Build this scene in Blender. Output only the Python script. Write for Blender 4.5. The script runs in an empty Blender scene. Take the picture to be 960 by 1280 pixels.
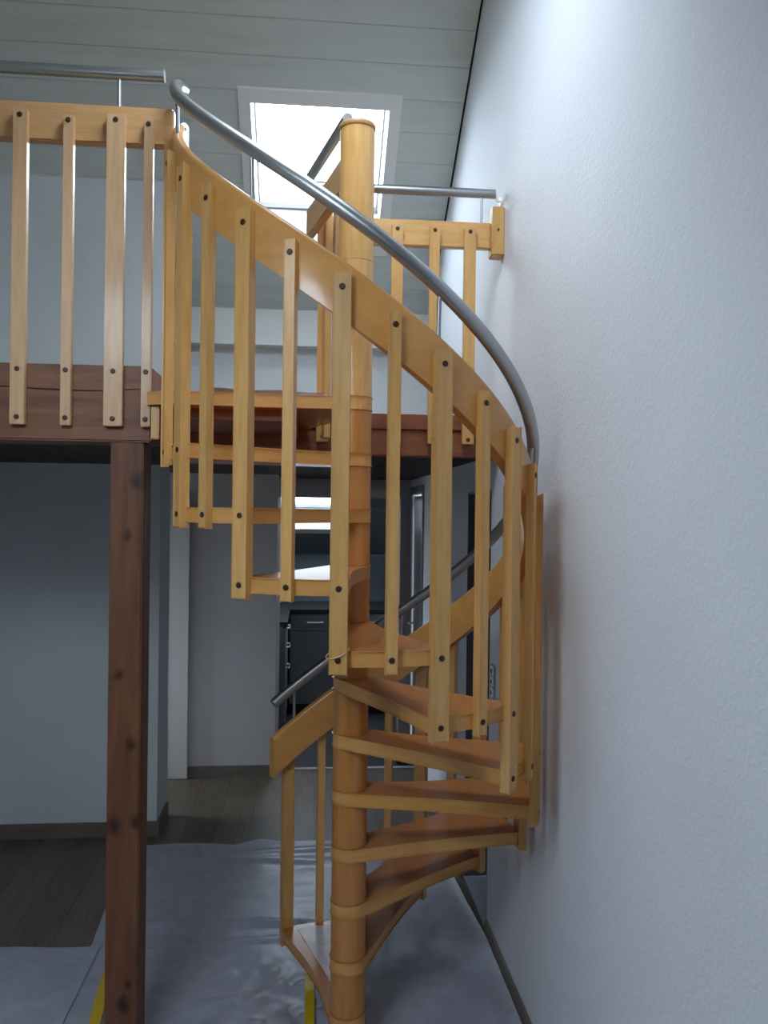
import bpy, bmesh, math, random
from mathutils import Vector, Matrix, noise
random.seed(7)
SC = bpy.context.scene
COL = SC.collection

# ------------------------------------------------------------------ camera, sky, exposure
CZ = 1.8943
cd = bpy.data.cameras.new('camera'); cam = bpy.data.objects.new('camera', cd); COL.objects.link(cam)
cd.sensor_fit = 'VERTICAL'; cd.sensor_height = 24.0; cd.lens = 24.0 * 1028.87 / 1280.0
cd.clip_start = .02; cd.clip_end = 200
_R = Vector((0.99586484, -0.0900765, 0.01180876)); _U = Vector((-0.01171273, 0.00159458, 0.99993013)); _F = Vector((0.09008904, 0.99593357, -0.00053295))
m = Matrix.Identity(4)
for i in range(3):
    m[i][0] = _R[i]; m[i][1] = _U[i]; m[i][2] = -_F[i]
m[0][3] = 0; m[1][3] = 0; m[2][3] = CZ
cam.matrix_world = m
SC.camera = cam

SC.view_settings.view_transform = 'Standard'; SC.view_settings.look = 'None'
SC.view_settings.gamma = 1.0; SC.view_settings.use_curve_mapping = False
SC.view_settings.exposure = 0.9
SC.cycles.use_denoising = True
SC.cycles.max_bounces = 10; SC.cycles.diffuse_bounces = 7; SC.cycles.glossy_bounces = 4; SC.cycles.transparent_max_bounces = 12
SC.cycles.sample_clamp_indirect = 8.0
SC.cycles.caustics_reflective = False; SC.cycles.caustics_refractive = False

SKY = 13.0
w = bpy.data.worlds.new('overcast_sky'); SC.world = w; w.use_nodes = True
nt = w.node_tree; nt.nodes.clear()
tc = nt.nodes.new('ShaderNodeTexCoord'); sp = nt.nodes.new('ShaderNodeSeparateXYZ'); cr = nt.nodes.new('ShaderNodeValToRGB')
bg = nt.nodes.new('ShaderNodeBackground'); ow = nt.nodes.new('ShaderNodeOutputWorld'); mr = nt.nodes.new('ShaderNodeMapRange')
mr.inputs['From Min'].default_value = -1; mr.inputs['From Max'].default_value = 1
nt.links.new(tc.outputs['Generated'], sp.inputs[0]); nt.links.new(sp.outputs['Z'], mr.inputs['Value']); nt.links.new(mr.outputs[0], cr.inputs[0])
e = cr.color_ramp.elements
e[0].position = .46; e[0].color = (.10, .10, .09, 1)       # ground far below the windows
e[1].position = .52; e[1].color = (.62, .71, .82, 1)       # horizon
e2 = cr.color_ramp.elements.new(1.0); e2.color = (.765, .865, 1.0, 1)
nt.links.new(cr.outputs[0], bg.inputs['Color']); bg.inputs['Strength'].default_value = SKY
nt.links.new(bg.outputs[0], ow.inputs[0])


def portal(name, loc, normal, sx, sy):
    """a light portal in a window opening: guides sampling of the sky, gives no light itself"""
    l = bpy.data.lights.new(name, 'AREA'); l.shape = 'RECTANGLE'; l.size = sx; l.size_y = sy
    o = bpy.data.objects.new(name, l); COL.objects.link(o)
    l.cycles.is_portal = True
    z = -Vector(normal).normalized(); x = Vector((1, 0, 0)) if abs(z.x) < .9 else Vector((0, 1, 0))
    y = z.cross(x).normalized(); x = y.cross(z)
    M = Matrix.Identity(4)
    for i in range(3):
        M[i][0] = x[i]; M[i][1] = y[i]; M[i][2] = z[i]; M[i][3] = loc[i]
    o.matrix_world = M


# ------------------------------------------------------------------ materials
def mat(name, col, rough=.5, metal=0., coat=0., spec=.5):
    M = bpy.data.materials.new(name); M.use_nodes = True
    b = M.node_tree.nodes['Principled BSDF']
    b.inputs['Base Color'].default_value = (*col, 1); b.inputs['Roughness'].default_value = rough
    b.inputs['Metallic'].default_value = metal; b.inputs['Coat Weight'].default_value = coat
    b.inputs['Coat Roughness'].default_value = .15; b.inputs['Specular IOR Level'].default_value = spec
    return M


def ramp(nt, fac, stops):
    r = nt.nodes.new('ShaderNodeValToRGB'); nt.links.new(fac, r.inputs[0])
    els = r.color_ramp.elements
    while len(els) < len(stops): els.new(.5)
    for el, (p, c) in zip(els, stops):
        el.position = p; el.color = (*c, 1)
    return r


def grain(M, stops, scale, stretch, bump=.0, vary=0., detail=5.):
    """wood grain: noise stretched along one object axis, a random tone per piece"""
    nt = M.node_tree; b = nt.nodes['Principled BSDF']
    tc = nt.nodes.new('ShaderNodeTexCoord'); mp = nt.nodes.new('ShaderNodeMapping'); mp.inputs['Scale'].default_value = stretch
    oi = nt.nodes.new('ShaderNodeObjectInfo'); ad = nt.nodes.new('ShaderNodeVectorMath'); ad.operation = 'MULTIPLY_ADD'
    nt.links.new(oi.outputs['Random'], ad.inputs[0]); ad.inputs[1].default_value = (7.3, 3.1, 5.7); nt.links.new(tc.outputs['Object'], ad.inputs[2])
    nt.links.new(ad.outputs[0], mp.inputs[0])
    n = nt.nodes.new('ShaderNodeTexNoise'); n.inputs['Scale'].default_value = scale; n.inputs['Detail'].default_value = detail; n.inputs['Roughness'].default_value = .6
    n.inputs['Distortion'].default_value = .4
    nt.links.new(mp.outputs[0], n.inputs['Vector'])
    r = ramp(nt, n.outputs['Fac'], stops)
    out = r.outputs[0]
    if vary:
        hs = nt.nodes.new('ShaderNodeHueSaturation'); mr = nt.nodes.new('ShaderNodeMapRange')
        mr.inputs['To Min'].default_value = 1 - vary; mr.inputs['To Max'].default_value = 1 + vary
        nt.links.new(oi.outputs['Random'], mr.inputs['Value']); nt.links.new(mr.outputs[0], hs.inputs['Value']); nt.links.new(out, hs.inputs['Color'])
        out = hs.outputs[0]
    nt.links.new(out, b.inputs['Base Color'])
    if bump:
        bp = nt.nodes.new('ShaderNodeBump'); bp.inputs['Strength'].default_value = bump; bp.inputs['Distance'].default_value = .004
        nt.links.new(n.outputs['Fac'], bp.inputs['Height']); nt.links.new(bp.outputs[0], b.inputs['Normal'])
    return n, r


BEECH_STOPS = [(.25, (.55, .285, .080)), (.5, (.63, .345, .108)), (.75, (.70, .405, .140))]
EDGE_STOPS = [(.25, (.54, .250, .056)), (.5, (.61, .300, .076)), (.75, (.68, .350, .100))]
M_beech = mat('beech_upright_grain', (.6, .3, .09), .38, 0, .35); grain(M_beech, BEECH_STOPS, 9, (6, 6, .7), 0, .07)
M_beech_x = mat('beech_lengthwise_grain', (.6, .3, .09), .38, 0, .35); grain(M_beech_x, BEECH_STOPS, 9, (.7, 6, 6), 0, .05)
M_tread = mat('reddish_tread_top', (.42, .17, .06), .3, 0, .45); grain(M_tread, [(.25, (.37, .132, .036)), (.5, (.44, .166, .047)), (.75, (.51, .205, .063))], 7, (5, 1.1, 5), 0, .05)
M_edge = mat('tread_edge', (.6, .29, .07), .38, 0, .3); grain(M_edge, EDGE_STOPS, 6, (1, 1, 6), 0, .04)
M_pale = mat('pale_beech', (.6, .36, .17), .42, 0, .25); grain(M_pale, [(.25, (.52, .305, .150)), (.5, (.59, .36, .185)), (.75, (.65, .41, .22))], 9, (6, 6, .7), 0, .05)
M_pale_x = mat('pale_beech_board', (.6, .36, .17), .42, 0, .25); grain(M_pale_x, [(.25, (.50, .265, .105)), (.5, (.57, .315, .130)), (.75, (.63, .365, .160))], 9, (.7, 6, 6), 0, .05)
M_curved = mat('orange_beech_board', (.54, .26, .065), .36, 0, .35); grain(M_curved, [(.25, (.51, .225, .050)), (.5, (.58, .272, .068)), (.75, (.64, .318, .088))], 5, (1.5, 1.5, 3), 0, .0)
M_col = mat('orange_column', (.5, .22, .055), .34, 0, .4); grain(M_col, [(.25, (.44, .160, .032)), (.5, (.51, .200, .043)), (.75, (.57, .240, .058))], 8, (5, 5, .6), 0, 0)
M_rim = mat('reddish_wood_cap', (.42, .22, .085), .45)

M_timber = mat('dark_stained_timber', (.16, .07, .03), .55)
_n, _r = grain(M_timber, [(.2, (.050, .019, .008)), (.45, (.135, .048, .017)), (.8, (.22, .085, .032))], 5, (5, 5, .5), .5, .0, 8)


def knots(M, sc, scale):
    nt = M.node_tree; b = nt.nodes['Principled BSDF']
    src = b.inputs['Base Color'].links[0].from_socket
    tc = nt.nodes.new('ShaderNodeTexCoord'); mp = nt.nodes.new('ShaderNodeMapping'); mp.inputs['Scale'].default_value = scale
    v = nt.nodes.new('ShaderNodeTexVoronoi'); v.inputs['Scale'].default_value = sc
    nt.links.new(tc.outputs['Object'], mp.inputs[0]); nt.links.new(mp.outputs[0], v.inputs['Vector'])
    r = ramp(nt, v.outputs['Distance'], [(.05, (.10, .08, .07)), (.17, (1, 1, 1))])
    mx = nt.nodes.new('ShaderNodeMix'); mx.data_type = 'RGBA'; mx.blend_type = 'MULTIPLY'; mx.inputs[0].default_value = 1
    nt.links.new(src, mx.inputs[6]); nt.links.new(r.outputs[0], mx.inputs[7]); nt.links.new(mx.outputs[2], b.inputs['Base Color'])


def knot_at(M, places):
    nt = M.node_tree; b = nt.nodes['Principled BSDF']
    tc = nt.nodes.new('ShaderNodeTexCoord')
    wn = nt.nodes.new('ShaderNodeTexNoise'); wn.inputs['Scale'].default_value = 22; nt.links.new(tc.outputs['Object'], wn.inputs['Vector'])
    for (x, z, r) in places:
        src = b.inputs['Base Color'].links[0].from_socket
        v = nt.nodes.new('ShaderNodeVectorMath'); v.operation = 'SUBTRACT'; v.inputs[1].default_value = (x, 2.82, z); nt.links.new(tc.outputs['Object'], v.inputs[0])
        sc = nt.nodes.new('ShaderNodeVectorMath'); sc.operation = 'MULTIPLY'; sc.inputs[1].default_value = (1 / r, .35 / r, .8 / r); nt.links.new(v.outputs[0], sc.inputs[0])
        ad = nt.nodes.new('ShaderNodeVectorMath'); ad.operation = 'ADD'; nt.links.new(sc.outputs[0], ad.inputs[0])
        nz = nt.nodes.new('ShaderNodeVectorMath'); nz.operation = 'SCALE'; nz.inputs['Scale'].default_value = 1.1; nt.links.new(wn.outputs['Color'], nz.inputs[0])
        of = nt.nodes.new('ShaderNodeVectorMath'); of.operation = 'SUBTRACT'; of.inputs[1].default_value = (.55, .55, .55); nt.links.new(nz.outputs[0], of.inputs[0]); nt.links.new(of.outputs[0], ad.inputs[1])
        ln = nt.nodes.new('ShaderNodeVectorMath'); ln.operation = 'LENGTH'; nt.links.new(ad.outputs[0], ln.inputs[0])
        r_ = ramp(nt, ln.outputs['Value'], [(.2, (.22, .17, .15)), (.6, (.55, .50, .48)), (1.0, (1, 1, 1))])
        mx = nt.nodes.new('ShaderNodeMix'); mx.data_type = 'RGBA'; mx.blend_type = 'MULTIPLY'; mx.inputs[0].default_value = 1
        nt.links.new(src, mx.inputs[6]); nt.links.new(r_.outputs[0], mx.inputs[7]); nt.links.new(mx.outputs[2], b.inputs['Base Color'])


knot_at(M_timber, [(-.578, 1.985, .034), (-.605, 1.805, .020), (-.585, 1.105, .026), (-.640, .835, .036), (-.570, .845, .026), (-.585, .30, .020), (-.600, .235, .030), (-.63, 1.34, .022)])
M_timber_x = mat('dark_stained_beam', (.16, .07, .03), .5)
grain(M_timber_x, [(.2, (.065, .023, .008)), (.45, (.17, .062, .022)), (.8, (.27, .105, .040))], 5, (.5, 5, 5), .5, .0, 8)
M_redbeam = mat('red_brown_beam', (.2, .07, .035), .5)
grain(M_redbeam, [(.25, (.17, .048, .018)), (.75, (.33, .110, .048))], 6, (.5, 6, 6), .2)
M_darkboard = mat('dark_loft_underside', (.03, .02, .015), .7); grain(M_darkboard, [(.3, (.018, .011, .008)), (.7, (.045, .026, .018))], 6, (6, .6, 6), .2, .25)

M_steel = mat('brushed_steel', (.42, .43, .44), .36, 1.)
M_bolt = mat('dark_bolt', (.055, .030, .018), .45, .5)
M_white = mat('white_paint', (.78, .78, .76), .6)
M_metalwhite = mat('pale_plate', (.8, .8, .8), .35)
M_base = mat('grey_brown_baseboard', (.12, .1, .088), .5); grain(M_base, [(.3, (.135, .108, .088)), (.7, (.20, .162, .135))], 7, (.8, .8, 6), 0)


def plaster(name, col, sc=75, strength=.16):
    M = mat(name, col, .75, 0, 0, .3); nt = M.node_tree; b = nt.nodes['Principled BSDF']
    tc = nt.nodes.new('ShaderNodeTexCoord'); n = nt.nodes.new('ShaderNodeTexNoise'); n.inputs['Scale'].default_value = sc; n.inputs['Detail'].default_value = 4
    n.inputs['Roughness'].default_value = .55; n.inputs['Distortion'].default_value = .5
    nt.links.new(tc.outputs['Object'], n.inputs['Vector'])
    r = ramp(nt, n.outputs['Fac'], [(.35, (0, 0, 0)), (.7, (1, 1, 1))])
    bp = nt.nodes.new('ShaderNodeBump'); bp.inputs['Strength'].default_value = strength; bp.inputs['Distance'].default_value = .006
    nt.links.new(r.outputs[0], bp.inputs['Height']); nt.links.new(bp.outputs[0], b.inputs['Normal'])
    n2 = nt.nodes.new('ShaderNodeTexNoise'); n2.inputs['Scale'].default_value = 1.2; n2.inputs['Detail'].default_value = 2
    nt.links.new(tc.outputs['Object'], n2.inputs['Vector'])
    r2 = ramp(nt, n2.outputs['Fac'], [(.3, tuple(c * .95 for c in col)), (.7, tuple(min(1, c * 1.03) for c in col))])
    nt.links.new(r2.outputs[0], b.inputs['Base Color'])
    return M


M_plaster = plaster('rough_white_plaster', (.75, .765, .80))
M_smooth = plaster('smooth_white_wall', (.72, .74, .76), 90, .12)
M_part = plaster('pale_blue_grey_wall', (.65, .685, .70), 90, .12)
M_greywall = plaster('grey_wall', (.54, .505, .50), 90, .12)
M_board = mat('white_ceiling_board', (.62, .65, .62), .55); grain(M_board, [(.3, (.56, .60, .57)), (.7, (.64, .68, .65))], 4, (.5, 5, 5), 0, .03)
M_gap = mat('black_roof_felt', (.012, .012, .012), .9)
M_floor = mat('grey_brown_laminate', (.1, .08, .06), .42); grain(M_floor, [(.25, (.082, .060, .041)), (.55, (.130, .099, .070)), (.8, (.168, .131, .095))], 7, (6, .6, 6), .05, .16)
M_tile = mat('dark_kitchen_floor', (.05, .05, .05), .4)
M_cab = mat('anthracite_cabinet', (.23, .235, .24), .45)
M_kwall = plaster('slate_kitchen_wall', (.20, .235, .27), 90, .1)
M_dimboard = mat('dimmed_white_board', (.13, .15, .165), .6)  # white boards over the kitchen, with the shade there put into their colour
M_cabdark = mat('black_worktop', (.02, .02, .022), .35)
M_darkdoor = mat('dark_door', (.028, .028, .030), .4)
M_gloss = mat('glossy_grey_door', (.15, .145, .15), .3)
M_sheetslab = mat('sheet_grey_slab', (.34, .36, .40), .5)
M_panel = mat('off_white_panel', (.60, .565, .55), .55)
M_jamb = mat('dark_grey_jamb', (.085, .090, .105), .5)
M_trim = mat('grey_frame', (.19, .19, .195), .5)
M_yellow = mat('yellow_tape', (.62, .42, .01), .45)
M_black = mat('black_plastic', (.012, .012, .012), .4)
M_string = mat('pale_wire', (.50, .36, .20), .5)

M_glass = bpy.data.materials.new('window_glass'); M_glass.use_nodes = True
_t = M_glass.node_tree; _t.nodes.clear()
_o = _t.nodes.new('ShaderNodeOutputMaterial'); _tr = _t.nodes.new('ShaderNodeBsdfTransparent'); _g = _t.nodes.new('ShaderNodeBsdfGlossy'); _m = _t.nodes.new('ShaderNodeMixShader')
_tr.inputs[0].default_value = (.95, .97, .97, 1); _g.inputs['Roughness'].default_value = .02; _m.inputs[0].default_value = .05
_t.links.new(_tr.outputs[0], _m.inputs[1]); _t.links.new(_g.outputs[0], _m.inputs[2]); _t.links.new(_m.outputs[0], _o.inputs[0])


def film(name, col, alpha, rough=.28):
    M = mat(name, col, rough, 0, 0.); nt = M.node_tree; b = nt.nodes['Principled BSDF']
    tc = nt.nodes.new('ShaderNodeTexCoord'); n = nt.nodes.new('ShaderNodeTexNoise'); n.inputs['Scale'].default_value = 9; n.inputs['Detail'].default_value = 6
    n.inputs['Distortion'].default_value = 1.2
    nt.links.new(tc.outputs['Object'], n.inputs['Vector'])
    r = ramp(nt, n.outputs['Fac'], [(.3, (alpha - .08,) * 3), (.7, (min(1, alpha + .08),) * 3)])
    nt.links.new(r.outputs[0], b.inputs['Alpha'])
    bp = nt.nodes.new('ShaderNodeBump'); bp.inputs['Strength'].default_value = .22; bp.inputs['Distance'].default_value = .007
    nt.links.new(n.outputs['Fac'], bp.inputs['Height']); nt.links.new(bp.outputs[0], b.inputs['Normal'])
    return M


M_film = film('milky_plastic_film', (.42, .435, .51), .88, .34)
M_film2 = film('thin_pale_film', (.68, .64, .66), .85, .3)

# ------------------------------------------------------------------ mesh helpers
def obj(name, verts, faces, material, parent=None, smooth=False, bevel=0., loc=None, rotz=None):
    me = bpy.data.meshes.new(name); me.from_pydata([tuple(v) for v in verts], [], faces)
    bm = bmesh.new(); bm.from_mesh(me)
    if bevel: bmesh.ops.bevel(bm, geom=[e for e in bm.edges if len(e.link_faces) == 2 and e.calc_face_angle(0) > .6], offset=bevel, segments=2, affect='EDGES', clamp_overlap=True)
    bmesh.ops.recalc_face_normals(bm, faces=bm.faces)
    bm.to_mesh(me); bm.free()
    if smooth:
        me.polygons.foreach_set('use_smooth', [True] * len(me.polygons))
        me.set_sharp_from_angle(angle=.7)
    me.materials.append(material)
    o = bpy.data.objects.new(name, me); COL.objects.link(o)
    if parent: o.parent = parent
    if loc is not None: o.location = loc
    if rotz is not None: o.rotation_euler = (0, 0, rotz)
    return o


def dup(o, parent=None, loc=None, rotz=None):
    c = o.copy(); COL.objects.link(c); c.parent = parent
    if loc is not None: c.location = loc
    if rotz is not None: c.rotation_euler = (0, 0, rotz)
    return c


def dup_tree(o, parent, loc, rotz):
    c = dup(o, parent, loc, rotz)
    for ch in list(o.children): dup(ch, c)
    return c


def empty(name, loc=(0, 0, 0)):
    o = bpy.data.objects.new(name, None); COL.objects.link(o); o.location = loc; o.empty_display_size = .1
    return o


def tag(o, label, cat, group=None):
    o['label'] = label; o['category'] = cat
    if group: o['group'] = group
    return o


def struct(o):
    o['kind'] = 'structure'; return o


BOXF = [(0, 1, 2, 3), (4, 7, 6, 5), (0, 4, 5, 1), (1, 5, 6, 2), (2, 6, 7, 3), (3, 7, 4, 0)]


class MB:
    def __init__(s): s.v = []; s.f = []
    def add(s, v, f):
        n = len(s.v); s.v += [tuple(p) for p in v]; s.f += [tuple(i + n for i in q) for q in f]; return s
    def box(s, x0, x1, y0, y1, z0, z1):
        return s.add([(x0, y0, z0), (x1, y0, z0), (x1, y1, z0), (x0, y1, z0), (x0, y0, z1), (x1, y0, z1), (x1, y1, z1), (x0, y1, z1)], BOXF)
    def slope(s, x0, x1, y0, y1, fn, t0, t1):
        """slab following the roof fn(y), from t0 to t1 above it"""
        return s.add([(x0, y0, fn(y0) + t0), (x1, y0, fn(y0) + t0), (x1, y1, fn(y1) + t0), (x0, y1, fn(y1) + t0),
                      (x0, y0, fn(y0) + t1), (x1, y0, fn(y0) + t1), (x1, y1, fn(y1) + t1), (x0, y1, fn(y1) + t1)], BOXF)
    def prism(s, poly, a0, a1, axis):
        """poly: 2-D outline; extruded along axis 'x' (poly=(y,z)), 'y' (poly=(x,z)) or 'z' (poly=(x,y))"""
        def P(p, a): return {'x': (a, p[0], p[1]), 'y': (p[0], a, p[1]), 'z': (p[0], p[1], a)}[axis]
        n = len(poly)
        return s.add([P(p, a0) for p in poly] + [P(p, a1) for p in poly],
                     [tuple(range(n)), tuple(range(2 * n - 1, n - 1, -1))] + [(i, (i + 1) % n, n + (i + 1) % n, n + i) for i in range(n)])
    def tube(s, pts, r, n=14, caps=True):
        pts = [Vector(p) for p in pts]; L = len(pts)
        T = [(pts[min(i + 1, L - 1)] - pts[max(i - 1, 0)]).normalized() for i in range(L)]
        up = Vector((0, 0, 1)) if abs(T[0].z) < .9 else Vector((0, 1, 0))
        N = (up - T[0] * up.dot(T[0])).normalized(); base = len(s.v)
        for i in range(L):
            N = (N - T[i] * N.dot(T[i])).normalized(); B = T[i].cross(N)
            rr = r[i] if isinstance(r, (list, tuple)) else r
            for j in range(n):
                a = 2 * math.pi * j / n; s.v.append(tuple(pts[i] + (N * math.cos(a) + B * math.sin(a)) * rr))
        for i in range(L - 1):
            for j in range(n):
                s.f.append((base + i * n + j, base + i * n + (j + 1) % n, base + (i + 1) * n + (j + 1) % n, base + (i + 1) * n + j))
        if caps: s.f += [tuple(base + j for j in range(n))[::-1], tuple(base + (L - 1) * n + j for j in range(n))]
        return s
    def lathe(s, prof, cx, cy, n=32):
        base = len(s.v); L = len(prof)
        for r, z in prof:
            for j in range(n):
                a = 2 * math.pi * j / n; s.v.append((cx + r * math.cos(a), cy + r * math.sin(a), z))
        for i in range(L - 1):
            for j in range(n):
                s.f.append((base + i * n + j, base + i * n + (j + 1) % n, base + (i + 1) * n + (j + 1) % n, base + (i + 1) * n + j))
        s.f += [tuple(base + j for j in range(n))[::-1], tuple(base + (L - 1) * n + j for j in range(n))]
        return s
    def build(s, name, material, parent=None, **k): return obj(name, s.v, s.f, material, parent, **k)


def disc_bolt(parent, x, y, z, r=.0085):
    """bolt head facing -Y"""
    b = MB(); n = 12
    for yy, rr in ((y + .004, r), (y - .002, r), (y - .003, r * .7)):
        for j in range(n):
            a = 2 * math.pi * j / n; b.v.append((x + rr * math.cos(a), yy, z + rr * math.sin(a)))
    for i in range(2):
        for j in range(n): b.f.append((i * n + j, i * n + (j + 1) % n, (i + 1) * n + (j + 1) % n, (i + 1) * n + j))
    b.f.append(tuple(2 * n + j for j in range(n)))
    return b.build('bolt', M_bolt, parent)


# ------------------------------------------------------------------ room shell
XW = .818; XL = -2.5; YB = -1.4; YK = 8.36
RIDGE = 3.45
def roof(y): return 7.051 - .6694 * y
def roof_f(y): return roof(RIDGE) - .6694 * (RIDGE - y)
SKY1 = (-.34, .406, 4.442, 5.18)      # the skylight in view
SKY2 = (-.34, .406, 1.92, 2.68)       # its twin across the ridge, on the other slope
SKYK = (-.30, .30, 7.46, 7.95)        # the low one over the kitchen
SKY3 = (-1.30, -.45, .22, .97)         # lower down on that slope, above the photographer
holes = [SKY1, SKYK]; holes_f = [SKY2, SKY3]
SHG = .012                            # shadow gap between boards and plaster


def strips(y0, y1, x0, x1, hs):
    """rectangles covering [x0,x1]x[y0,y1] minus the holes"""
    ys = sorted({y0, y1} | {v for h in hs for v in h[2:] if y0 < v < y1}); out = []
    for a, b in zip(ys, ys[1:]):
        c = (a + b) / 2; xs = [x0]
        for h in sorted(hs):
            if h[2] < c < h[3]: xs += [h[0], h[1]]
        xs.append(x1)
        out += [(xs[i], xs[i + 1], a, b) for i in range(0, len(xs), 2) if xs[i + 1] - xs[i] > .002]
    return out


# roof: dark felt deck, and white boards under it, each its own piece
mb = MB()
def grow(h, g=.013): return (h[0] - g, h[1] + g, h[2] - g, h[3] + g)
for x0, x1, a, b in strips(RIDGE, YK + .15, XL - .15, XW + .15, [grow(h) for h in holes]): mb.slope(x0, x1, a, b, roof, .022, .12)
for x0, x1, a, b in strips(YB - .15, RIDGE, XL - .15, XW + .15, [grow(h) for h in holes_f]): mb.slope(x0, x1, a, b, roof_f, .022, .12)
ceiling = struct(mb.build('ceiling', M_gap))
PITCH = .155; y = 4.241 - PITCH * 6; shared = {}
while y < YK:
    a, b = max(y + .002, RIDGE), min(y + PITCH - .002, YK)
    if b - a > .02:
        for side in (0, 1):
            rects = [r for r in strips(a, b, XL, XW - SHG, [grow(h) for h in holes])]
            if len(rects) == 1:
                if side: continue
                sel = rects
            else:
                full = [r for r in rects if r[0] == XL and r[1] == XW - SHG]
                part = [r for r in rects if r not in full]
                sel = ([r for r in part if r[0] == XL] + full) if side == 0 else [r for r in part if r[0] != XL]
            mb = MB()
            for x0, x1, c, d in sel: mb.slope(x0, x1, c, d, roof, 0, .018)
            if sel: mb.build('ceiling_board', M_board if y < 6.6 else M_dimboard, ceiling)
    y += PITCH
y = RIDGE - PITCH
while y > YB - .1:
    a, b = y + .002, y + PITCH - .002
    rects = strips(a, b, XL, XW - SHG, [grow(h) for h in holes_f])
    mb = MB()
    for r in rects: mb.slope(*r, roof_f, 0, .018)
    mb.build('ceiling_board', M_board, ceiling)
    y -= PITCH


def skylight(n, h, fn, sgn, casing=.065, trim=True):
    x0, x1, y0, y1 = h
    root = struct(empty('window_%d' % n, ((x0 + x1) / 2, (y0 + y1) / 2, fn((y0 + y1) / 2))))
    inv = root.location.copy()
    def put(mb, name, m):
        mb.v = [tuple(Vector(v) - inv) for v in mb.v]; return mb.build(name, m, root)
    # casing on the boards
    for c in ((x0 - casing, x1 + casing, y0 - casing, y0), (x0 - casing, x1 + casing, y1, y1 + casing), (x0 - casing, x0, y0, y1), (x1, x1 + casing, y0, y1)):
        put(MB().slope(*c, fn, -.012, .0), 'casing', M_white)
    # reveal lining
    t = .012
    for c in ((x0 - t, x1 + t, y0 - t, y0), (x0 - t, x1 + t, y1, y1 + t), (x0 - t, x0, y0, y1), (x1, x1 + t, y0, y1)):
        put(MB().slope(*c, fn, 0, .26), 'reveal', M_white)
    # sash, with its shadow line, and the pane
    f = .016
    for c in ((x0 + .004, x1 - .004, y0 + .004, y0 + f), (x0 + .004, x1 - .004, y1 - f, y1 - .004), (x0 + .004, x0 + f, y0 + f, y1 - f), (x1 - f, x1 - .004, y0 + f, y1 - f)):
        put(MB().slope(*c, fn, .186, .215), 'sash', M_trim)
    put(MB().slope(x0 + f - .006, x1 - f + .006, y0 + f - .006, y1 - f + .006, fn, .190, .196), 'pane', M_glass)
    nrm = Vector((0, -.6694 * sgn, -1)).normalized()
    portal('window_portal', ((x0 + x1) / 2, (y0 + y1) / 2, fn((y0 + y1) / 2) + .235), nrm, x1 - x0, (y1 - y0) * 1.2034)
    return root


skylight(1, SKY1, roof, 1)
skylight(2, SKY2, roof_f, -1)
skylight(3, SKYK, roof, 1)
skylight(4, SKY3, roof_f, -1)

# right wall: gable shape with two door openings
D1 = (3.66, 4.215, 2.0); D2 = (5.91, 6.51, 2.03)
mb = MB()
mb.prism([(YB - .15, 2.06), (YK + .15, 2.06) if roof(YK + .15) > 2.06 else ((7.051 - 2.06) / .6694, 2.06), (RIDGE, roof(RIDGE) + .05), (YB - .15, roof_f(YB - .15) + .05)] if roof_f(YB - .15) > 2.06 else
         [((2.06 - roof(RIDGE)) / .6694 + RIDGE, 2.06), ((7.051 - 2.06) / .6694, 2.06), (RIDGE, roof(RIDGE) + .02)], XW, XW + .2, 'x')
segs = [(YB - .15, D1[0], 0, 2.06), (D1[0], D1[1], D1[2], 2.06), (D1[1], D2[0], 0, 2.06), (D2[0], D2[1], D2[2], 2.06), (D2[1], 7.4, 0, 2.06)]
for a, b, c, d in segs: mb.box(XW, XW + .2, a, b, c, d)
mb.prism([(7.4, 0), (YK + .15, 0), (YK + .15, roof(YK + .15)), (7.4, roof(7.4) if roof(7.4) < 2.06 else 2.06)], XW, XW + .2, 'x')
wall_right = struct(mb.build('wall_right', M_plaster))
for i, (d, m, rec) in enumerate(((D1, M_darkdoor, .155), (D2, M_gloss, .012))):
    r = struct(empty('door_%d' % (i + 1), (XW + rec, (d[0] + d[1]) / 2, 0)))
    hw = (d[1] - d[0]) / 2
    MB().box(0, .04, -hw + .014, hw - .014, .004, d[2] - .014).build('leaf', m, r, bevel=.002)
    h = MB().tube([(0, hw - .07, 1.02), (-.04, hw - .07, 1.02), (-.045, hw - .08, 1.02), (-.045, hw - .18, 1.02)], .008, 10)
    h.build('handle', M_steel, r, smooth=True)
mb = MB().box(XW + .001, XW + .155, D1[0], D1[0] + .012, 0, D1[2] - .012).box(XW + .001, XW + .155, D1[1] - .012, D1[1], 0, D1[2] - .012).box(XW + .001, XW + .155, D1[0], D1[1], D1[2] - .012, D1[2])
struct(mb.build('trim_4', M_jamb))
struct(MB().box(XW - .002, XW + .155, D1[0] + .012, D1[1] - .012, 0, .014).build('trim_5', M_sheetslab, bevel=.002))  # grey slab standing in for the plastic sheet inside the doorway
mb = MB()
for a, b in ((D2[0] - .06, D2[0]), (D2[1], D2[1] + .06)): mb.box(XW - .012, XW, a, b, 0, D2[2] + .06)
mb.box(XW - .012, XW, D2[0], D2[1], D2[2], D2[2] + .06)
struct(mb.build('trim_1', M_trim))
struct(MB().box(XW - .013, XW, YB, D1[0] - .012, 0, .062).build('baseboard_right', M_base, bevel=.002))
struct(MB().box(XW - .013, XW, D1[1], D2[0] - .06, 0, .062).build('baseboard_right_rear', M_base, bevel=.002))

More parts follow.
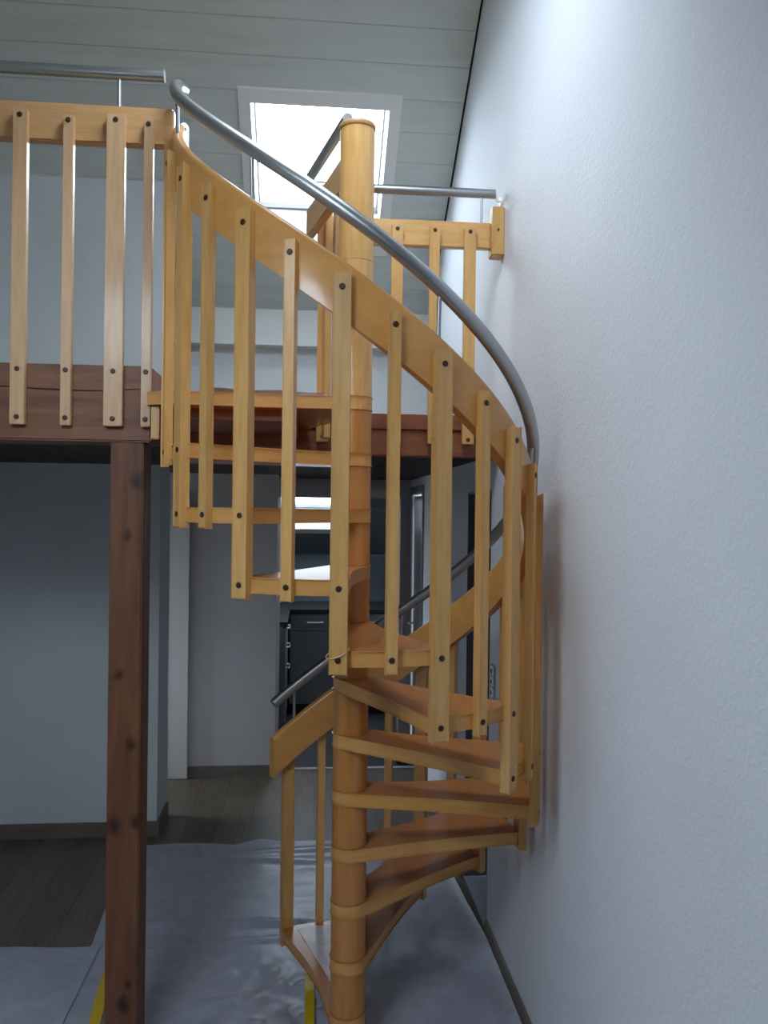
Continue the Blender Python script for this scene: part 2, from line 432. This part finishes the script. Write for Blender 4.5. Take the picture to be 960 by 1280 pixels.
# left wall (out of view) with a window lighting the passage behind the partition
W5 = (5.26, 5.88, .55, 1.90)
mb = MB()
for a, b, c, d in ((YB - .15, W5[0], 0, 2.06), (W5[0], W5[1], 0, W5[2]), (W5[0], W5[1], W5[3], 2.06), (W5[1], 7.4, 0, 2.06)): mb.box(XL - .2, XL, a, b, c, d)
mb.prism([((2.06 - roof(RIDGE)) / .6694 + RIDGE, 2.06), ((7.051 - 2.06) / .6694, 2.06), (RIDGE, roof(RIDGE) + .02)] if roof_f(YB - .15) <= 2.06 else
         [(YB - .15, 2.06), ((7.051 - 2.06) / .6694, 2.06), (RIDGE, roof(RIDGE) + .05), (YB - .15, roof_f(YB - .15) + .05)], XL - .2, XL, 'x')
mb.prism([(7.4, 0), (YK + .15, 0), (YK + .15, roof(YK + .15)), (7.4, 2.06)], XL - .2, XL, 'x')
struct(mb.build('wall_left', M_smooth))
r = struct(empty('window_5', (XL - .1, (W5[0] + W5[1]) / 2, W5[2])))
hw = (W5[1] - W5[0]) / 2; hh = W5[3] - W5[2]
for c in ((-hw, hw, 0, .05), (-hw, hw, hh - .05, hh), (-hw, -hw + .05, .05, hh - .05), (hw - .05, hw, .05, hh - .05)): MB().box(-.03, .03, *c).build('sash', M_white, r)
MB().box(-.004, .004, -hw + .045, hw - .045, .045, hh - .045).build('pane', M_glass, r)
portal('window_portal', (XL - .16, (W5[0] + W5[1]) / 2, (W5[2] + W5[3]) / 2), (1, 0, 0), W5[1] - W5[0], hh)

# wall behind the photographer
zb = roof_f(YB) + .1
struct(MB().box(XL - .2, XW + .2, YB - .15, YB, 0, max(zb, 2.0)).build('wall_front', M_smooth))

# partition through both storeys, its end turned to the stair
YP = 4.87
struct(MB().prism([(YP, 0), (5.2, 0), (5.2, roof(5.2) + .01), (YP, roof(YP) + .01)], XL, -.862, 'x').build('wall_partition', M_part))
mb = MB().box(XL, -.862 + .013, YP - .013, YP, 0, .085).box(-.862, -.862 + .013, YP, 5.2, 0, .085)
struct(mb.build('baseboard_partition', M_base))
# rear wall of the passage and the wall with the kitchen opening
struct(MB().box(XL, -.228, 5.92, 6.06, 0, 2.15).box(-.36, -.228, 6.06, 6.63, 0, 2.15).build('wall_rear', M_greywall))
struct(MB().box(XL, -.228, 5.907, 5.92, 0, .078).build('baseboard_rear', M_base))
mb = MB().box(-.36, .735, 6.63, 6.75, 2.0, roof(6.75)).box(.735, XW, 6.63, 6.75, 0, roof(6.75)).box(XL, -.36, 6.63, 6.75, 0, roof(6.75))
struct(mb.build('wall_kitchen_opening', M_greywall))
# upper knee wall with the boxed ledge
struct(MB().box(XL, XW, 5.78, 5.86, 2.28, roof(5.86)).build('wall_knee', M_smooth))
struct(MB().prism([(5.655, 3.02), (5.78, 3.02), (5.78, roof(5.78) - .002), (5.655, roof(5.655) - .002)], XL, XW - .004, 'x').build('trim_2', M_white))
# kitchen end wall
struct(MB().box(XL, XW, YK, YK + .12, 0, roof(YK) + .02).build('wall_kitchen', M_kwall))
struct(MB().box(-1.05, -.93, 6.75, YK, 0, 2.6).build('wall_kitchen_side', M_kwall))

# floor: laminate planks running away from the camera
floor = struct(MB().box(XL, XW + .2, YB, 6.06, -.08, -.009).build('floor', M_gap))
PW = .192; x = XW - PW; ci = 0
plank = {}
while x > XL - PW:
    x0 = max(x, XL); yy = YB + (-1.3 + .47 * (ci % 3) + .1 * math.sin(ci * 5.1))
    while yy < 6.06:
        a, b = max(yy, YB), min(yy + 1.38, 6.06)
        if b - a > .03:
            key = (round(x + PW - x0, 3), round(b - a, 3))
            if key not in plank:
                wd, ln = key
                plank[key] = MB().box(.0008, wd - .0008, .0008, ln - .0008, -.009, 0).build('plank', M_floor, floor, loc=(x0, a, 0))
            else: dup(plank[key], floor, (x0, a, 0))
        yy += 1.38
    x -= PW; ci += 1
struct(MB().box(XL, XW + .2, 6.06, YK, -.08, 0).build('floor_kitchen', M_tile))
struct(MB().box(-.228, XW, 6.045, 6.08, 0, .006).build('trim_3', M_metalwhite, bevel=.002))

# loft floor: slab edges, underside boards
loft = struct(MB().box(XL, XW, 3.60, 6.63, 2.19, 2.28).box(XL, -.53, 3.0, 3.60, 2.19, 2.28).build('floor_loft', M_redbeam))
struct(MB().box(XL, XW, 3.62, 5.78, 2.2805, 2.288).box(XL, -.53, 3.0, 3.62, 2.2805, 2.288).build('floor_loft_bounce_layer', M_floor))  # unseen layer added so that the red loft floor bounces less red light
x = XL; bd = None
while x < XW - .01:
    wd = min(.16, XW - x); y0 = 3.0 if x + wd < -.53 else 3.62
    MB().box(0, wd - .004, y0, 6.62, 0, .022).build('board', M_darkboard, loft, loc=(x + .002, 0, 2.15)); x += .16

# ------------------------------------------------------------------ timber: beam, post, rear beam
bm_ = MB().box(XL, -.53, 2.812, 3.0, 2.117, 2.371)
beam = tag(bm_.build('timber_beam', M_timber_x, bevel=.006), 'thick dark-stained timber beam along the edge of the loft, resting on the post', 'beam')
beam.location = (0, 0, 0)
_c = MB().tube([(-1.3, 2.8115, 2.30), (-1.0, 2.8112, 2.292), (-.83, 2.8112, 2.285), (-.72, 2.8112, 2.284), (-.60, 2.8112, 2.292), (-.54, 2.8115, 2.296)], [.0008, .0016, .0022, .0018, .0014, .0006], 6)
_c.build('drying_crack', M_gap, beam)
tag(MB().box(-.664, -.556, 2.818, 2.958, 0, 2.117).build('timber_post', M_timber, bevel=.005), 'dark brown knotty square timber post holding up the loft beam', 'post')
rb = empty('rear_beam', (.1, 3.53, 2.134)); tag(rb, 'red-brown beam across the back of the stair opening under the loft floor', 'beam')
MB().box(-.63, XW - .1, -.02, .08, 0, .113).build('beam_body', M_redbeam, rb, bevel=.003)
MB().box(-.63, XW - .1, -.032, .08, .113, .178).build('floor_edge_board', M_redbeam, rb, bevel=.003)

# ------------------------------------------------------------------ the spiral stair
XC, YC, RO = .1485, 2.8117, .636
TH0, DTH, RISE = -.1092, .2261, .19
def theta(k): return TH0 + DTH * (k - 6)
def pol(r, k, z): t = theta(k); return (XC + r * math.sin(t), YC - r * math.cos(t), z)
stair = empty('spiral_staircase', (XC, YC, 0))
tag(stair, 'beech spiral staircase with open treads, wooden balusters and curved steel handrail', 'staircase')
def S(v): return [(p[0] - XC, p[1] - YC, p[2]) for p in v]

# column with a seam at every collar
prof = [(.0595, 0)]
for n in range(1, 13):
    z = RISE * n
    if n < 12: zs = (z - .044, z)
    else: zs = (z - .044, z)
    for zz in zs: prof += [(.0595, zz - .002), (.0580, zz - .0006), (.0580, zz + .0006), (.0595, zz + .002)]
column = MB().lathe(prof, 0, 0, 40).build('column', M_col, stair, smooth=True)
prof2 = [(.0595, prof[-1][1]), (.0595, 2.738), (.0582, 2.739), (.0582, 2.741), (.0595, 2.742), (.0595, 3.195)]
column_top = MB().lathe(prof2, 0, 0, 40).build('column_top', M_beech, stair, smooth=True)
MB().lathe([(.058, 3.192), (.0620, 3.194), (.0630, 3.199), (.0625, 3.208), (.059, 3.212)], 0, 0, 36).build('cap', M_rim, column_top, smooth=True)
MB().tube([(-.012, .0, 3.215), (-.014, 0, 3.235), (-.010, 0, 3.25), (-.016, .004, 3.262), (-.022, .006, 3.252)], .0022, 8).build('wire_hook', M_black, column_top, smooth=True)

# treads: wedge round the hub, concave front edge
RH = .0608; RT = RO - .0230
def tread_outline(ka, kb, conc=.028, conc_back=.012):
    ta, tb = theta(ka), theta(kb); P = lambda r, t: Vector((r * math.sin(t), -r * math.cos(t)))
    off = math.acos(RH / RT); out = []
    na = 12
    for i in range(na + 1): out.append(P(RT, ta + (tb - ta) * i / na))
    def edge(A, B, c, inside):
        d = (B - A); n = Vector((-d.y, d.x)).normalized()
        if n.dot(inside - A) < 0: n = -n
        return [A + d * s + n * c * (math.sin(math.pi * s ** 1.25)) for s in [i / 9 for i in range(1, 9)]]
    mid = P(RT * .6, (ta + tb) / 2)
    out += edge(P(RT, tb), P(RH, tb + off), conc, mid)
    a0, a1 = tb + off, ta - off + 2 * math.pi
    for i in range(19): out.append(P(RH, a0 + (a1 - a0) * i / 18))
    out += edge(P(RH, ta - off), P(RT, ta), conc_back, mid)
    return [(p.x, p.y) for p in out]


ta0 = theta(4)
ol = tread_outline(4 - .13, 6 + .16)
# turned so that the shared mesh lies at angle zero
ca, sa = math.cos(-ta0), math.sin(-ta0)
ol = [(p[0] * ca - p[1] * sa, p[0] * sa + p[1] * ca) for p in ol]
t0 = MB().prism(ol, -.044, 0, 'z').build('tread', M_tread, stair, bevel=.003)
def edge_tone(o):
    o.data.materials.append(M_edge)
    for p in o.data.polygons:
        if abs(p.normal.z) < .8: p.material_index = 1
edge_tone(t0)
for n in range(1, 12):
    k0 = 2 * (6 - (n - 5)); o = t0 if n == 1 else dup(t0, stair)
    o.location = (0, 0, RISE * n); o.rotation_euler = (0, 0, theta(k0))
# landing: from the last nosing to the guard and back to the rear beam
lp = [(-.537 - XC, 2.772 - YC)]
e0 = Vector(pol(RT, 0.16, 0)[:2]) - Vector((XC, YC))
tb = theta(.16); off = math.acos(RH / RT)
A = e0; B = Vector((RH * math.sin(tb + off), -RH * math.cos(tb + off)))
for i in range(0, 10):
    s = i / 9; d = B - A; n_ = Vector((-d.y, d.x)).normalized()
    lp.append(tuple(A + d * s + n_ * .02 * math.sin(math.pi * s ** 1.25)))
for i in range(1, 7): a = tb + off + 1.9 * i / 6; lp.append((RH * math.sin(a), -RH * math.cos(a)))
lp += [(-.02 - XC, 3.495 - YC), (-.525 - XC, 3.495 - YC)]
lp2 = [lp[0]] + lp[1:]
edge_tone(MB().prism(lp2, -.044, 0, 'z').build('landing', M_tread, stair, bevel=.002, loc=(0, 0, 12 * RISE)))
sof = [(-.525 - XC, 2.83 - YC), (-.07 - XC, 2.83 - YC), (-.05 - XC, 3.49 - YC), (-.525 - XC, 3.49 - YC)]
MB().prism(sof, 2.200, 2.2358, 'z').build('soffit_board', M_redbeam, stair)
MB().box(-.525 - XC, -.498 - XC, 2.775 - YC, 2.80 - YC, 2.125, 2.234).build('riser_block', M_beech, stair, bevel=.002)
MB().box(-.52 - XC, -.06 - XC, 3.30 - YC, 3.49 - YC, 2.15, 2.234).build('landing_bearer', M_redbeam, stair, bevel=.003)

# curved rail board
def zmid(k): return 2.489 - .0955 * (k - 6)
mb = MB(); k0, k1, NS = -.35, 22.62, 120
sec = [(.577, -.08), (.613, -.08), (.613, .066), (.609, .075), (.602, .08), (.588, .08), (.581, .075), (.577, .066)]
ns = len(sec)
for i in range(NS + 1):
    k = k0 + (k1 - k0) * i / NS
    for r, dz in sec: p = pol(r, k, zmid(k) + dz); mb.v.append((p[0] - XC, p[1] - YC, p[2]))
for i in range(NS):
    for j in range(ns): mb.f.append((i * ns + j, i * ns + (j + 1) % ns, (i + 1) * ns + (j + 1) % ns, (i + 1) * ns + j))
mb.f += [tuple(range(ns)), tuple(NS * ns + j for j in range(ns))]
curved = mb.build('curved_rail_board', M_curved, stair, smooth=True)
# balusters
NW, WW = .031, .048
def baluster_mesh(wd, ztop, zbot, wide):
    if wide:
        poly = [(0, zbot), (0, ztop), (.0225, ztop - .012), (.0225, ztop - .165), (.0275, ztop - .180), (.0275, zbot)]
    else: poly = [(0, zbot), (0, ztop), (.0225, ztop - .008), (.0225, zbot)]
    return MB().prism(poly, -wd / 2, wd / 2, 'x')
nar = wid = None
for k in range(0, 23):
    if k % 2:
        if nar is None:
            nar = baluster_mesh(NW, .036, -.934, False).build('baluster', M_beech, stair, bevel=.002)
            disc_bolt(nar, 0, 0, 0); disc_bolt(nar, 0, 0, -.896); o = nar
        else: o = dup_tree(nar, stair, None, None)
    elif k == 22 or k == 0:
        zb = -.801 - .042 if k == 22 else -1.029
        o = baluster_mesh(WW if k else NW, .038, zb, k > 0).build('baluster', M_beech, stair, bevel=.002)
        disc_bolt(o, 0, 0, 0); disc_bolt(o, 0, 0, -.801)
    else:
        if wid is None:
            wid = baluster_mesh(WW, .040, -1.029, True).build('baluster', M_beech, stair, bevel=.002)
            disc_bolt(wid, 0, 0, 0); disc_bolt(wid, 0, 0, -.801); disc_bolt(wid, 0, 0, -.991); o = wid
        else: o = dup_tree(wid, stair, None, None)
    p = pol(RO, k, zmid(k)); o.location = (p[0] - XC, p[1] - YC, p[2]); o.rotation_euler = (0, 0, theta(k))
# handrail
def ztube(k):
    z = 2.702 - .0960 * (k - 6)
    if k < 0: z = 2.702 + .576 + .085 * math.tanh(-k * .9)
    return z
RT2 = .603
pts = []
NS = 170
for i in range(NS + 1):
    k = -1.05 + (22.55 + 1.05) * i / NS; p = pol(RT2, k, ztube(k)); pts.append((p[0] - XC, p[1] - YC, p[2]))
MB().tube(pts, .0205, 18).build('handrail', M_steel, stair, smooth=True)
for k in (.4, 4.0, 8.0, 12.0, 16.0, 18.6, 21.9):
    p = pol(.595, k, zmid(k) + .07); q_ = pol(RT2, k, ztube(k) - .012)
    MB().tube(S([p, (p[0] * .6 + q_[0] * .4, p[1] * .6 + q_[1] * .4, q_[2] - .02), q_]), .0062, 10).build('rail_support', M_steel, stair, smooth=True)
# pale rounded joint plate at the head of the curved board
pl = []
for i in range(13): a = math.pi * i / 12; pl.append((.017 * math.cos(a), .075 + .017 * math.sin(a)))
pl += [(-.017, 0), (.017, 0)]
jp = MB().prism(pl, 0, .004, 'y').build('joint_plate', M_metalwhite, stair, loc=(-.432 - XC, 2.815 - YC, 3.10), rotz=.75)
disc_bolt(jp, 0, 0, .07, .004)

# ------------------------------------------------------------------ straight guard along the loft beam
YG = 2.785
g1 = empty('guard_rail', (-1.2, 2.812, 2.371)); tag(g1, 'straight beech guard rail with steel handrail bolted to the loft beam', 'railing')
O = g1.location
MB().box(XL + .02 - O.x, -.468 - O.x, 0, .036, 3.109 - O.z, 3.236 - O.z).build('rail_board', M_pale_x, g1, bevel=.005)
def straight_baluster(parent, O, xc, wd, zt, zb, yf, bolts, depth=.027):
    b = MB().box(-wd / 2, wd / 2, 0, depth, zb - zt, 0).build('baluster', M_pale if parent is g1 else M_beech, parent, bevel=.002, loc=(xc - O.x, yf - O.y, zt - O.z))
    for z in bolts: disc_bolt(b, 0, 0, z - zt, .0085)
    return b
LB = [(-.957, .046), (-.8035, .033), (-.6515, .060), (-.5455, .031)]
for xc, wd in LB: straight_baluster(g1, O, xc, wd, 3.186 if wd < .04 else 3.197, 2.166, YG, (3.168 if wd < .04 else 3.177, 2.347, 2.190), .027 if wd < .05 else .0268)
x = -1.11; i = 0
while x > XL + .1:
    straight_baluster(g1, O, x, (.033, .046, .033, .060)[i % 4], 3.188, 2.166, YG, (3.170, 2.347, 2.190)); x -= .153; i += 1
MB().tube([(XL + .05 - O.x, .02, 3.352 - O.z), (-.503 - O.x, .02, 3.352 - O.z)], .0195, 18).build('handrail', M_steel, g1, smooth=True)
for x in (-.652, -1.45, -2.25):
    MB().tube([(x - O.x, .02, 3.23 - O.z), (x - O.x, .02, 3.34 - O.z)], .0055, 10).build('rail_support', M_steel, g1, smooth=True)

# ------------------------------------------------------------------ guard at the back of the stair opening
g2 = empty('guard_rail', (.4, 3.50, 2.28)); tag(g2, 'short beech guard rail behind the stair column, ending in a block on the white wall', 'railing')
O = g2.location
MB().box(.02 - O.x, .766 - O.x, 0, .034, 3.034 - O.z, 3.146 - O.z).build('rail_board', M_beech_x, g2, bevel=.004)
for xc, wd in ((.358, .048), (.5185, .043), (.671, .050), (.205, .043)):
    straight_baluster(g2, O, xc, wd, 3.112, 2.186, 3.471, (3.095, 2.205), .0285)
wb = MB().box(.764 - O.x, XW - O.x, 3.462 - O.y, 3.54 - O.y, 2.997 - O.z, 3.205 - O.z).build('wall_block', M_beech, g2, bevel=.004)
disc_bolt(wb, .790 - O.x, 3.462 - O.y, 3.105 - O.z, .0055)
# corner post and angled run from the column to the corner
MB().box(.024 - O.x, .075 - O.x, 3.452 - O.y, 3.50 - O.y, 2.184 - O.z, 3.13 - O.z).build('corner_post', M_beech, g2, bevel=.003)
disc_bolt(g2, .050 - O.x, 3.452 - O.y, 2.206 - O.z, .0085)
A = Vector((.104, 2.895)); B = Vector((-.028, 3.462)); d = (B - A); L = d.length; ang = math.atan2(d.y, d.x)
rbd = MB().box(0, L, -.034, 0, -.115, 0).build('rail_board', M_beech_x, g2, bevel=.004, loc=(A.x - O.x, A.y - O.y, 3.150 - O.z), rotz=ang)
for s in (.35, .62, .88):
    c = A + d * s
    b = MB().box(-.0215, .0215, 0, .027, -.93, 0).build('baluster', M_beech, g2, bevel=.002, loc=(c.x - O.x + .062, c.y - O.y + .012, 3.125 - O.z), rotz=ang + math.pi)
    b_ = disc_bolt(b, 0, 0, -.02)
zt = 3.277
MB().tube([(.786 - O.x, 3.517 - O.y, zt - O.z), (-.012 - O.x, 3.517 - O.y, zt - O.z)], .0195, 18).build('handrail', M_steel, g2, smooth=True)
MB().tube([(.118 - O.x, 2.89 - O.y, zt - O.z - .004), (-.03 - O.x, 3.50 - O.y, zt - O.z)], .0195, 18).build('handrail', M_steel, g2, smooth=True)
MB().tube([(.118 - O.x, 2.892 - O.y, 3.262 - O.z), (.125 - O.x, 2.85 - O.y, 3.225 - O.z), (.130 - O.x, 2.83 - O.y, 3.219 - O.z)], .006, 8).build('rail_bracket', M_steel, g2, smooth=True)
MB().tube([(.726 - O.x, 3.517 - O.y, 3.142 - O.z), (.726 - O.x, 3.517 - O.y, 3.265 - O.z)], .0055, 10).build('rail_support', M_steel, g2, smooth=True)
MB().tube([(.03 - O.x, 3.517 - O.y, 3.142 - O.z), (.03 - O.x, 3.517 - O.y, 3.265 - O.z)], .0055, 10).build('rail_support', M_steel, g2, smooth=True)
fl = MB().tube([(XW - .001 - O.x, 3.517 - O.y, 3.245 - O.z), (.808 - O.x, 3.517 - O.y, 3.245 - O.z)], .020, 16).tube([(.81 - O.x, 3.517 - O.y, 3.245 - O.z), (.795 - O.x, 3.517 - O.y, 3.25 - O.z), (.786 - O.x, 3.517 - O.y, 3.27 - O.z)], .006, 8)
fl.build('wall_flange', M_metalwhite, g2, smooth=True)

# ------------------------------------------------------------------ small things on the stair and walls
pts = []
c = pol(RO - .0135, 6, 0)
for i in range(33):
    a = 2 * math.pi * i / 32; t = theta(6)
    lx = .029 * math.cos(a) * (1.12 if math.cos(a) < 0 else 1); ly = .0185 * math.sin(a) if math.sin(a) < 0 else .0325 * math.sin(a)
    pts.append((c[0] + lx * math.cos(t) - ly * math.sin(t), c[1] + lx * math.sin(t) + ly * math.cos(t), 1.517 + .010 * math.sin(a + .4) + .008 * math.cos(a)))
tag(MB().tube(pts, .0018, 6).build('wire_loop', M_string, smooth=True), 'thin pale wire loop tied round the foot of a baluster', 'wire')
sw = empty('wall_socket', (XW, 3.57, 1.15)); tag(sw, 'narrow metal switch and socket plate on the white wall beside the dark door', 'socket')
MB().box(-.008, 0, -.040, .040, -.075, .075).build('plate', M_steel, sw, bevel=.003)
for z in (-.048, 0, .048):
    f_ = MB().box(-.012, -.007, -.028, .028, z - .02, z + .02).build('insert', M_metalwhite, sw, bevel=.002)
    MB().box(-.0135, -.0115, -.010, .010, z - .008, z + .008).build('slot', M_black, f_)

# tall white panel by the rear wall
pn = empty('door_panel', (-.905, 5.885, 0)); tag(pn, 'tall narrow white panel standing upright against the grey rear wall', 'panel')
MB().box(-.07, .07, -.012, .014, .002, 1.98).build('panel_board', M_panel, pn, bevel=.003)
MB().box(-.074, -.07, -.014, .014, .002, 1.98).build('edge_strip', M_trim, pn)

# ------------------------------------------------------------------ floor covering
def lerp_table(tab, t):
    if t <= tab[0][0]: return tab[0][1]
    for (t0, v0), (t1, v1) in zip(tab, tab[1:]):
        if t <= t1: return v0 + (v1 - v0) * (t - t0) / (t1 - t0)
    return tab[-1][1]


def sheet(name, left, right, near, far, step, folds, seed, label, z0, avoid=()):
    """film on the floor: left/right edges as tables over y, far edge as a table over x"""
    w_ = right[0][1] - left[0][1]; nx = int(w_ / step); ny = int((far[0][1] - near) / step)
    def hz(x, y, edge):
        z = z0 + .004
        z += .005 * abs(noise.noise((x * 2.3 + seed, y * 3.1, 1.0))) + .0035 * noise.noise((x * 7 + seed, y * 9, 2.0)) + .0015 * noise.noise((x * 19, y * 21, seed))
        for (fy, sl, hh, wd, x0, x1) in folds:
            if x0 < x < x1:
                d_ = (y - fy - sl * x - .02 * noise.noise((x * 2.5, fy, 1.))) / wd
                z += hh * math.exp(-d_ * d_) * min(1, (x - x0) * 8, (x1 - x) * 8) * (.7 + .5 * noise.noise((x * 3, fy * 5, 3.)))
        r = math.hypot(x + .06, y - 3.12)                # crumpled round the foot of the stair
        if r < .42: z += .035 * (1 - r / .42) * abs(noise.noise((x * 9 + 4, y * 9, 5.))) * 2
        z += .012 * max(0, 1 - edge / .07) ** 2
        return max(z, .0012)
    V = []; F = []
    for i in range(nx + 1):
        for j in range(ny + 1):
            u = i / nx; v = j / ny
            xg = left[-1][1] + (right[-1][1] - left[-1][1]) * u
            y = near + (lerp_table(far, xg) - near) * v
            xl, xr = lerp_table(left, y), lerp_table(right, y)
            x = xl + (xr - xl) * u
            V.append((x, y, hz(x, y, xr - x)))
    for i in range(nx):
        for j in range(ny):
            a = i * (ny + 1) + j; q = (a, a + ny + 1, a + ny + 2, a + 1)
            cx = sum(V[k][0] for k in q) / 4; cy = sum(V[k][1] for k in q) / 4
            if not any(math.hypot(cx - ax, cy - ay) < ar if ar > 0 else (abs(cx - ax) < -ar and abs(cy - ay) < -ar) for ax, ay, ar in avoid): F.append(q)
    return tag(obj(name, V, F, M_film, smooth=True), label, 'plastic sheet')


AV = [(XC, YC, .075), (-.61, 2.888, -.08)]
sheet('plastic_sheet', [(1.0, -.93), (3.66, -.915), (4.06, -.945), (4.25, -.92), (4.75, -.885)], [(1.0, .801), (3.6, .801), (3.95, .775), (4.75, .74)], 1.0,
      [(-.95, 4.72), (-.6, 4.735), (-.4, 4.70), (-.27, 4.775), (-.15, 4.735), (.1, 4.72), (.8, 4.70)], .022,
      [(3.78, -.06, .026, .020, -.85, .1), (3.66, .10, .020, .016, -.85, -.02), (4.46, -.08, .022, .035, -.6, .2), (4.60, .12, .022, .028, -.55, .3), (2.62, .2, .022, .03, -.8, .7), (3.3, .35, .016, .02, -.55, -.1)], 3.,
      'crumpled milky plastic sheet spread over the floor under the staircase', 0, AV)
sheet('plastic_sheet', [(1.0, -2.4), (3.7, -2.4)], [(1.0, -.875), (3.7, -.875)], 1.0, [(-2.4, 3.70), (-1.6, 3.68), (-.9, 3.645)], .03,
      [(3.3, .05, .012, .03, -2.3, -1.0), (2.7, -.1, .012, .03, -2.3, -1.0)], 11.,
      'second plastic sheet beyond the timber post, ending on bare laminate before the partition', -.003)
tape = MB()
tp = [(-.748, 2.90), (-.755, 3.07), (-.772, 3.25), (-.783, 3.40)]
def strip(name, ctr, hw, z, label):
    v = []; f = []
    for (x, y) in ctr: v += [(x - hw, y, z), (x + hw, y, z), (x - hw, y, z + .0015), (x + hw, y, z + .0015)]
    for i in range(len(ctr) - 1):
        a = i * 4; b = a + 4; f += [(a + 2, a + 3, b + 3, b + 2), (a, b, b + 1, a + 1), (a, a + 2, b + 2, b), (a + 1, b + 1, b + 3, a + 3)]
    return tag(obj(name, v, f, M_yellow), label, 'tape')
strip('tape_strip', tp, .021, .030, 'yellow tape strip on the plastic sheet beside the timber post')
strip('tape_strip', [(.020, 2.80), (.021, 3.0), (.022, 3.14), (.021, 3.29)], .018, .045, 'yellow tape strip on the plastic sheet beside the bottom tread')
# pale film on the lowest tread and on the landing
v = []; f = []; n1 = 12; n2 = 8
def film_patch(name, k0, k1, r0, r1, z, label, amp, seed):
    v = []; f = []
    for i in range(n1 + 1):
        for j in range(n2 + 1):
            k = k0 + (k1 - k0) * i / n1; r = r0 + (r1 - r0) * j / n2
            r += .012 * noise.noise((k * 3, j * .8, seed))
            v.append(pol(r, k, z + .0015 + amp * abs(noise.noise((k * 2.2, r * 9, seed)))))
    for i in range(n1):
        for j in range(n2): a = i * (n2 + 1) + j; f.append((a, a + 1, a + n2 + 2, a + n2 + 1))
    return tag(obj(name, v, f, M_film2, smooth=True), label, 'film')
film_patch('protective_film', 20.1, 21.75, .16, .585, .19, 'pale protective film covering the bottom tread', .006, 2.)
film_patch('protective_film', -3.0, .12, .10, .50, 2.288, 'pale protective film lying on the top landing', .018, 8.)

# ------------------------------------------------------------------ kitchen beyond the opening
YF = 7.66
def cabinet(x0, x1, label, two=False):
    c = empty('kitchen_cabinet', ((x0 + x1) / 2, YF, 0)); tag(c, label, 'cabinet'); hw = (x1 - x0) / 2
    MB().box(-hw, hw, .02, .66, .10, .94).build('body', M_cab, c)
    MB().box(-hw, hw, .06, .62, 0, .10).build('plinth', M_cabdark, c)
    dr = MB().box(-hw + .003, hw - .003, 0, .02, .785, .932).build('drawer_front', M_cab, c, bevel=.002)
    MB().tube([(-.07, -.0, .86), (-.07, -.025, .86), (.07, -.025, .86), (.07, 0, .86)], .007, 8).build('handle', M_metalwhite, dr, smooth=True)
    dd = MB().box(-hw + .003, hw - .003, 0, .02, .105, .779).build('door', M_cab, c, bevel=.002)
    MB().tube([(-.03, 0, .735), (-.03, -.022, .735), (.03, -.022, .735), (.03, 0, .735)], .005, 8).build('handle', M_steel, dd, smooth=True)
cabinet(-.17, .30, 'anthracite base cabinet with drawer and bright bar handle under the worktop')
cabinet(.305, .80, 'anthracite base cabinet with drawer in the kitchen corner by the right wall')
s_ = empty('kitchen_cabinet', (-.185, 7.2, 0)); tag(s_, 'anthracite drawer stack with small handles along the side of the kitchen', 'cabinet')
MB().box(-.6, -.02, -.42, .44, .10, .94).build('body', M_cab, s_)
MB().box(-.56, -.05, -.40, .42, 0, .10).build('plinth', M_cabdark, s_)
for z0, z1 in ((.105, .36), (.366, .59), (.596, .77), (.776, .932)):
    dr = MB().box(-.02, 0, -.415, .435, z0, z1).build('drawer_front', M_cab, s_, bevel=.002)
    MB().tube([(0, -.1, z1 - .05), (.025, -.1, z1 - .05), (.025, .1, z1 - .05), (0, .1, z1 - .05)], .007, 8).build('handle', M_steel, dr, smooth=True)
wt = MB().box(-.80, XW, YF - .02, YK, .94, .98).box(-.80, -.17, 6.78, YF - .02, .94, .98)
tag(wt.build('worktop', M_cabdark, bevel=.002), 'black kitchen worktop running over the base cabinets', 'worktop')
bn = empty('floor_box', (.72, 6.2, 0)); tag(bn, 'small dark box on the floor by the kitchen opening', 'box')
MB().prism([(-.045, 0), (.045, 0), (.052, .15), (-.052, .15)], -.04, .04, 'y').build('body', M_black, bn, bevel=.003)
MB().box(-.056, .056, -.05, .05, .15, .165).build('lid', M_black, bn, bevel=.003)
